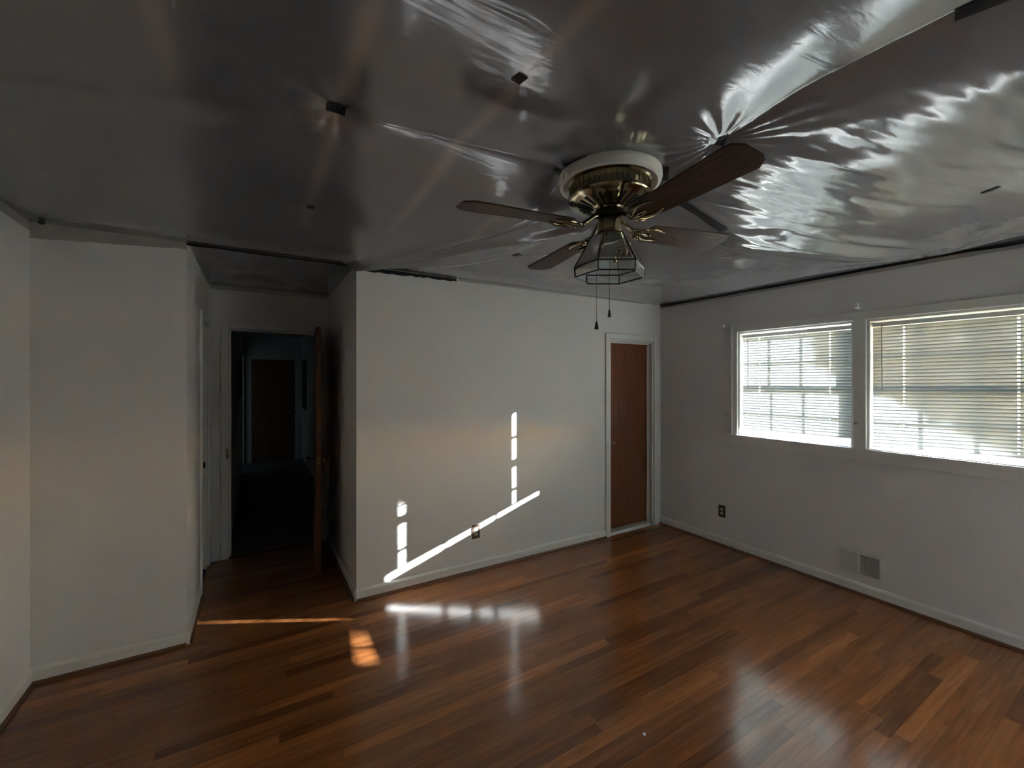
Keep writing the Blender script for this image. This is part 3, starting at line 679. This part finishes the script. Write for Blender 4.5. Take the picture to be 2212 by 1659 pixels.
# tape along the wall joints
def strip(label, p0, p1, nrm, z, h0, h1, seed):
    random.seed(seed); n = 30; vs = []
    for i in range(n+1):
        t = i/n; x = p0[0]+(p1[0]-p0[0])*t; y = p0[1]+(p1[1]-p0[1])*t; h = (h0+(h1-h0)*t)*random.uniform(.8, 1.15)
        q = random.uniform(-.002, .002)
        for o1, zz in ((.010, z+.0), (.013, z-h+q)): vs.append((x+nrm[0]*o1, y+nrm[1]*o1, zz))
        for o1, zz in ((.0085, z+.0), (.0115, z-h+q)): vs.append((x+nrm[0]*o1, y+nrm[1]*o1, zz))
    fs = []
    for i in range(n):
        a, b = 4*i, 4*i+4
        fs += [(a, b, b+1, a+1), (a+2, a+3, b+3, b+2), (a+1, b+1, b+3, a+3), (a, a+2, b+2, b)]
    return tag(MB().add(vs, fs).build('tape_strip', 'tape'), label, 'tape')
strip('long dark tape line along the top of the window wall', (XR, YB+.02), (XR, YF-.015), (-1, 0), FZ-.005, .030, .016, 21)
strip('dark tape line above the far wall left of the fan', (NX1, YF), (1.40, YF), (0, -1), FZ-.005, .032, .026, 22)
strip('dark tape line across the top of the entry recess', (NX0, YF), (NX1-.004, YF), (0, -1), FZ-.004, .014, .016, 23)
def lump(label, x, y, z):
    tag(MB().sphere((x, y, z), .014, 10, 6, .7).build('tape_wad', 'tape', smooth=True), label, 'tape')
lump('small dark tape wad on the window wall tape line above the mullion', XR-.022, 1.24, FZ-.016)
lump('small dark tape wad on the tape line above the sunlit window', XR-.022, 2.05, FZ-.012)
lump('small dark tape wad in the ceiling corner above the brown door', XR-.024, YF-.035, FZ-.008)
lump('dark tape wad at the left wall corner of the ceiling', XL+.07, YF-.09, FZ-.02)

# ------------------------------------------------------------------ ceiling fan
fan = tag(empty('ceiling_fan', (FC[0], FC[1], 2.44)), 'antique brass ceiling fan with four dark wood blades and glass lantern', 'ceiling fan')
FM = Matrix.Translation((FC[0], FC[1], 0))
def fb(mb, name, mtl, parent=fan, smooth=True, bevel=0): return mb.xf(FM).build(name, mtl, parent, smooth, bevel)
# plaster ring, slightly tilted
ringm = MB().lathe([(.150, 2.432), (.198, 2.432), (.204, 2.424), (.205, 2.402), (.199, 2.388), (.188, 2.384), (.180, 2.390), (.172, 2.402), (.150, 2.404)], 72)
o = fb(ringm, 'ceiling_ring', 'ring')
h = MB().lathe([(.150, 2.405), (.163, 2.403), (.166, 2.398), (.166, 2.392), (.161, 2.388), (.159, 2.386), (.159, 2.346), (.162, 2.344), (.167, 2.341), (.168, 2.333), (.165, 2.328), (.158, 2.325), (.150, 2.324), (.135, 2.318), (.062, 2.291), (.058, 2.285), (.03, 2.284)], 72)
hs = fb(h, 'motor_housing', 'brass')
for i in range(44):
    a = 2*math.pi*i/44
    mt = Matrix.Rotation(a, 4, 'Z')
    MB().prism([(.1585, -.0035), (.1615, -.0025), (.1625, 0), (.1615, .0025), (.1585, .0035)], 'z', 2.350, 2.382).xf(mt).xf(FM).build('flute', 'brass', hs, True)
for i in range(24):
    mt = Matrix.Rotation(2*math.pi*i/24, 4, 'Z')
    pts = [(.075, -.0035, 2.2945), (.128, -.006, 2.3142), (.128, .006, 2.3142), (.075, .0035, 2.2945)]
    lo = [(p[0], p[1], p[2]-.0012) for p in pts]
    MB().add(pts+lo, [(0,1,2,3),(7,6,5,4),(0,4,5,1),(1,5,6,2),(2,6,7,3),(3,7,4,0)]).xf(mt).xf(FM).build('vent_slot', 'dark', hs)
fb(MB().lathe([(.001, 2.286), (.056, 2.286), (.058, 2.28), (.058, 2.268), (.05, 2.262), (.001, 2.262)], 48), 'flywheel', 'dark')
fb(MB().lathe([(.001, 2.270), (.030, 2.270), (.040, 2.258), (.044, 2.250), (.046, 2.246), (.046, 2.205), (.049, 2.202), (.049, 2.196), (.044, 2.190), (.030, 2.186), (.028, 2.180)], 48), 'switch_housing', 'brass')
# blades
def blade_mesh():
    top = .0; th = .0055
    out = [(.185, -.040), (.200, -.056), (.30, -.062), (.585, -.074), (.612, -.070), (.635, -.042), (.637, .030), (.632, .048), (.598, .072), (.30, .062), (.200, .056), (.185, .040), (.178, .0)]
    return out, th
# order of the blades as placed round the hub
iron_pts = None
for k, (ang, dip, pit) in enumerate(((-6.4, .023, -14), (83.6, -.016, -4), (173.6, -.012, -9), (-96.4, .005, -11))):
    mt = FM @ Matrix.Rotation(R(ang), 4, 'Z') @ Matrix.Translation((0, 0, 2.215)) @ Matrix.Rotation(-dip/.64, 4, 'Y') @ Matrix.Rotation(R(pit), 4, 'X')
    out, th = blade_mesh()
    # local mesh kept in blade space so the grain follows each blade
    me = MB().prism(out, 'z', 0, th).mesh('blade'); me.materials.append(M['blade'])
    bo = bpy.data.objects.new('blade', me); COL.objects.link(bo); bo.parent = fan; bo.matrix_parent_inverse = Matrix.Translation(fan.location).inverted(); bo.matrix_basis = mt
    md = bo.modifiers.new('bevel', 'BEVEL'); md.width = .0012; md.segments = 1
    ir = MB()
    zt = -.004
    ir.tube([(.045, 0, .046), (.075, 0, .040), (.105, 0, .018), (.135, 0, zt), (.170, 0, zt), (.205, 0, zt-.001)], .0092, 10, [1.2, 1, .9, 1, 1.1, .7])
    ir.tube([(.150, .0, zt), (.165, .020, zt), (.185, .034, zt), (.210, .040, zt), (.240, .036, zt), (.262, .030, zt)], .0078, 10, [.8, 1, 1.15, 1, .9, .5])
    ir.tube([(.150, .0, zt), (.165, -.020, zt), (.185, -.034, zt), (.210, -.040, zt), (.240, -.036, zt), (.262, -.030, zt)], .0078, 10, [.8, 1, 1.15, 1, .9, .5])
    for sgn in (1, -1):
        ir.tube([(.165+.018*math.cos(a*.9)+.0, sgn*(.022+.014*math.sin(a*.9)), zt-.003) for a in (0, .8, 1.6, 2.4, 3.2, 4.0, 4.8)], .0055, 8, [.6, .8, 1, 1, 1, .9, .6])
        ir.tube([(.120, sgn*.004, .004), (.128, sgn*.020, 0), (.142, sgn*.028, zt), (.150, sgn*.022, zt)], .0045, 7)
    ir.sphere((.205, 0, zt-.002), .010, 12, 6, .6); ir.sphere((.262, .030, zt), .0055, 10, 6, .8); ir.sphere((.262, -.030, zt), .0055, 10, 6, .8)
    me = ir.mesh('blade_iron'); me.materials.append(M['brass'])
    io = bpy.data.objects.new('blade_iron', me); COL.objects.link(io); io.parent = bo
    for p in me.polygons: p.use_smooth = True
# light kit
fb(MB().lathe([(.028, 2.190), (.034, 2.182), (.052, 2.176), (.060, 2.160), (.060, 2.150), (.050, 2.138), (.030, 2.128), (.001, 2.126)], 48), 'light_fitter', 'bright_brass')
for a in (25, 145, 265):
    mt = Matrix.Rotation(R(a), 4, 'Z')
    MB().tube([(.026, 0, 2.142), (.044, 0, 2.122), (.066, 0, 2.098)], .0105, 14).xf(mt).xf(FM).build('lamp_socket', 'bright_brass', fan, True)
lan = tag(fb(MB().lathe([(.060, 2.186), (.074, 2.184), (.074, 2.180), (.060, 2.180)], 6).xf(Matrix.Rotation(R(-31), 4, 'Z')), 'glass_lantern', 'came', smooth=False), 'six-sided bevelled glass lantern shade')
R0, R1, Z0, Z1, Z2 = .072, .143, 2.183, 2.056, 2.018
hexp = lambda r, i, z: Vector((r*math.cos(R(60*i-31)), r*math.sin(R(60*i-31)), z))
for i in range(6):
    for (ra, za, rb, zb) in ((R0, Z0, R1, Z1), (R1, Z1, R1-.004, Z2)):
        q = [hexp(ra, i, za), hexp(ra, i+1, za), hexp(rb, i+1, zb), hexp(rb, i, zb)]
        c = sum(q, Vector())/4; nn_ = (q[1]-q[0]).cross(q[3]-q[0]).normalized()
        if nn_.dot(Vector((c.x, c.y, 0))) < 0: nn_ = -nn_
        bw = .010
        inn = []
        for j, p in enumerate(q):
            e1 = (q[(j+1) % 4]-p).normalized(); e2 = (q[j-1]-p).normalized(); s_ = e1.cross(e2).length
            inn.append(p + (e1+e2)*bw/s_ + nn_*.0022)
        MB().add(q+inn, [(4, 5, 6, 7), (0, 1, 5, 4), (1, 2, 6, 5), (2, 3, 7, 6), (3, 0, 4, 7)]).xf(FM).build('pane', 'lantern', lan)
        for p, s_ in ((q[0], q[3]), (q[3], q[2])):
            MB().tube([p, s_], .0030, 6).xf(FM).build('came', 'came', lan)
# pull chains
for (lx, fz, rr) in ((-.052, 1.812, .0085), (.0, 1.862, .0065)):
    x, yv = lx*rgt[0], lx*rgt[1]
    ch = fb(MB().tube([(x*.8, yv*.8, 2.13), (x, yv, 2.05), (x, yv, fz+.02)], .0011, 6), 'pull_chain', 'chain')
    fb(MB().lathe([(.001, fz+.026), (rr*.45, fz+.024), (rr*.6, fz+.018), (rr, fz-.002), (rr, fz-.006), (.001, fz-.006)], 14, (x, yv)), 'fob', 'fob', ch)

# ------------------------------------------------------------------ debris on the floor
tag(MB().add([(1.494, 1.330, .0006), (1.507, 1.334, .001), (1.509, 1.343, .005), (1.500, 1.347, .0008), (1.492, 1.341, .006), (1.500, 1.338, .009)], [(0, 1, 5), (1, 2, 5), (2, 3, 5), (3, 4, 5), (4, 0, 5), (4, 3, 2, 1, 0)]).build('paint_chip', 'chip'), 'tiny white paint chip on the brown floor', 'paint chip')

# ------------------------------------------------------------------ outside
struct(MB().box(4.06, -30, -.65, 45, 30, -.5).build('ground', 'grass'), 'green lawn outside the windows', 'ground')
tree = tag(empty('shade_tree', (9.6, -3.7, -.5)), 'leafy tree added outside, out of view, to shade the right window', 'tree')
MB().tube([(9.6, -3.7, -.5), (9.55, -3.6, 1.2), (9.4, -3.2, 2.6), (9.3, -2.6, 3.6)], .16, 12, [1.2, 1, .8, .5]).build('trunk', 'bark', tree, True)
MB().tube([(9.5, -3.4, 2.0), (9.2, -2.4, 2.9), (8.9, -1.6, 3.6)], .06, 8, [1, .8, .4]).build('branch', 'bark', tree, True)
random.seed(5); lb = MB()
cnt = 0
while cnt < 7000:
    yv = random.uniform(-.75, 1.67); hz = random.uniform(.7, 3.0)
    low = 1.52+.55*(yv-1.298)  # unseen crown's lower edge, shaped to throw the slanted shade on the blinds
    if yv < -.75 or hz < low + random.uniform(0, .03) or hz > 2.9-.35*abs(yv-.4): continue
    t = random.uniform(2.2, 3.3)
    c = Vector((3.92+1.82*t, yv-t, hz+.605*t)); s = random.uniform(.06, .11)
    q = Matrix.Rotation(random.uniform(0, 6.28), 3, 'Z') @ Matrix.Rotation(random.uniform(-1.2, 1.2), 3, 'X') @ Matrix.Rotation(random.uniform(0, 6.28), 3, 'Y')
    lb.add([c + q @ Vector(p) for p in ((0, -s, 0), (s*.55, 0, .01), (0, s, 0), (-s*.55, 0, .01))], [(0, 1, 2, 3)]); cnt += 1
lb.build('foliage', 'leaf', tree)['kind'] = 'stuff'
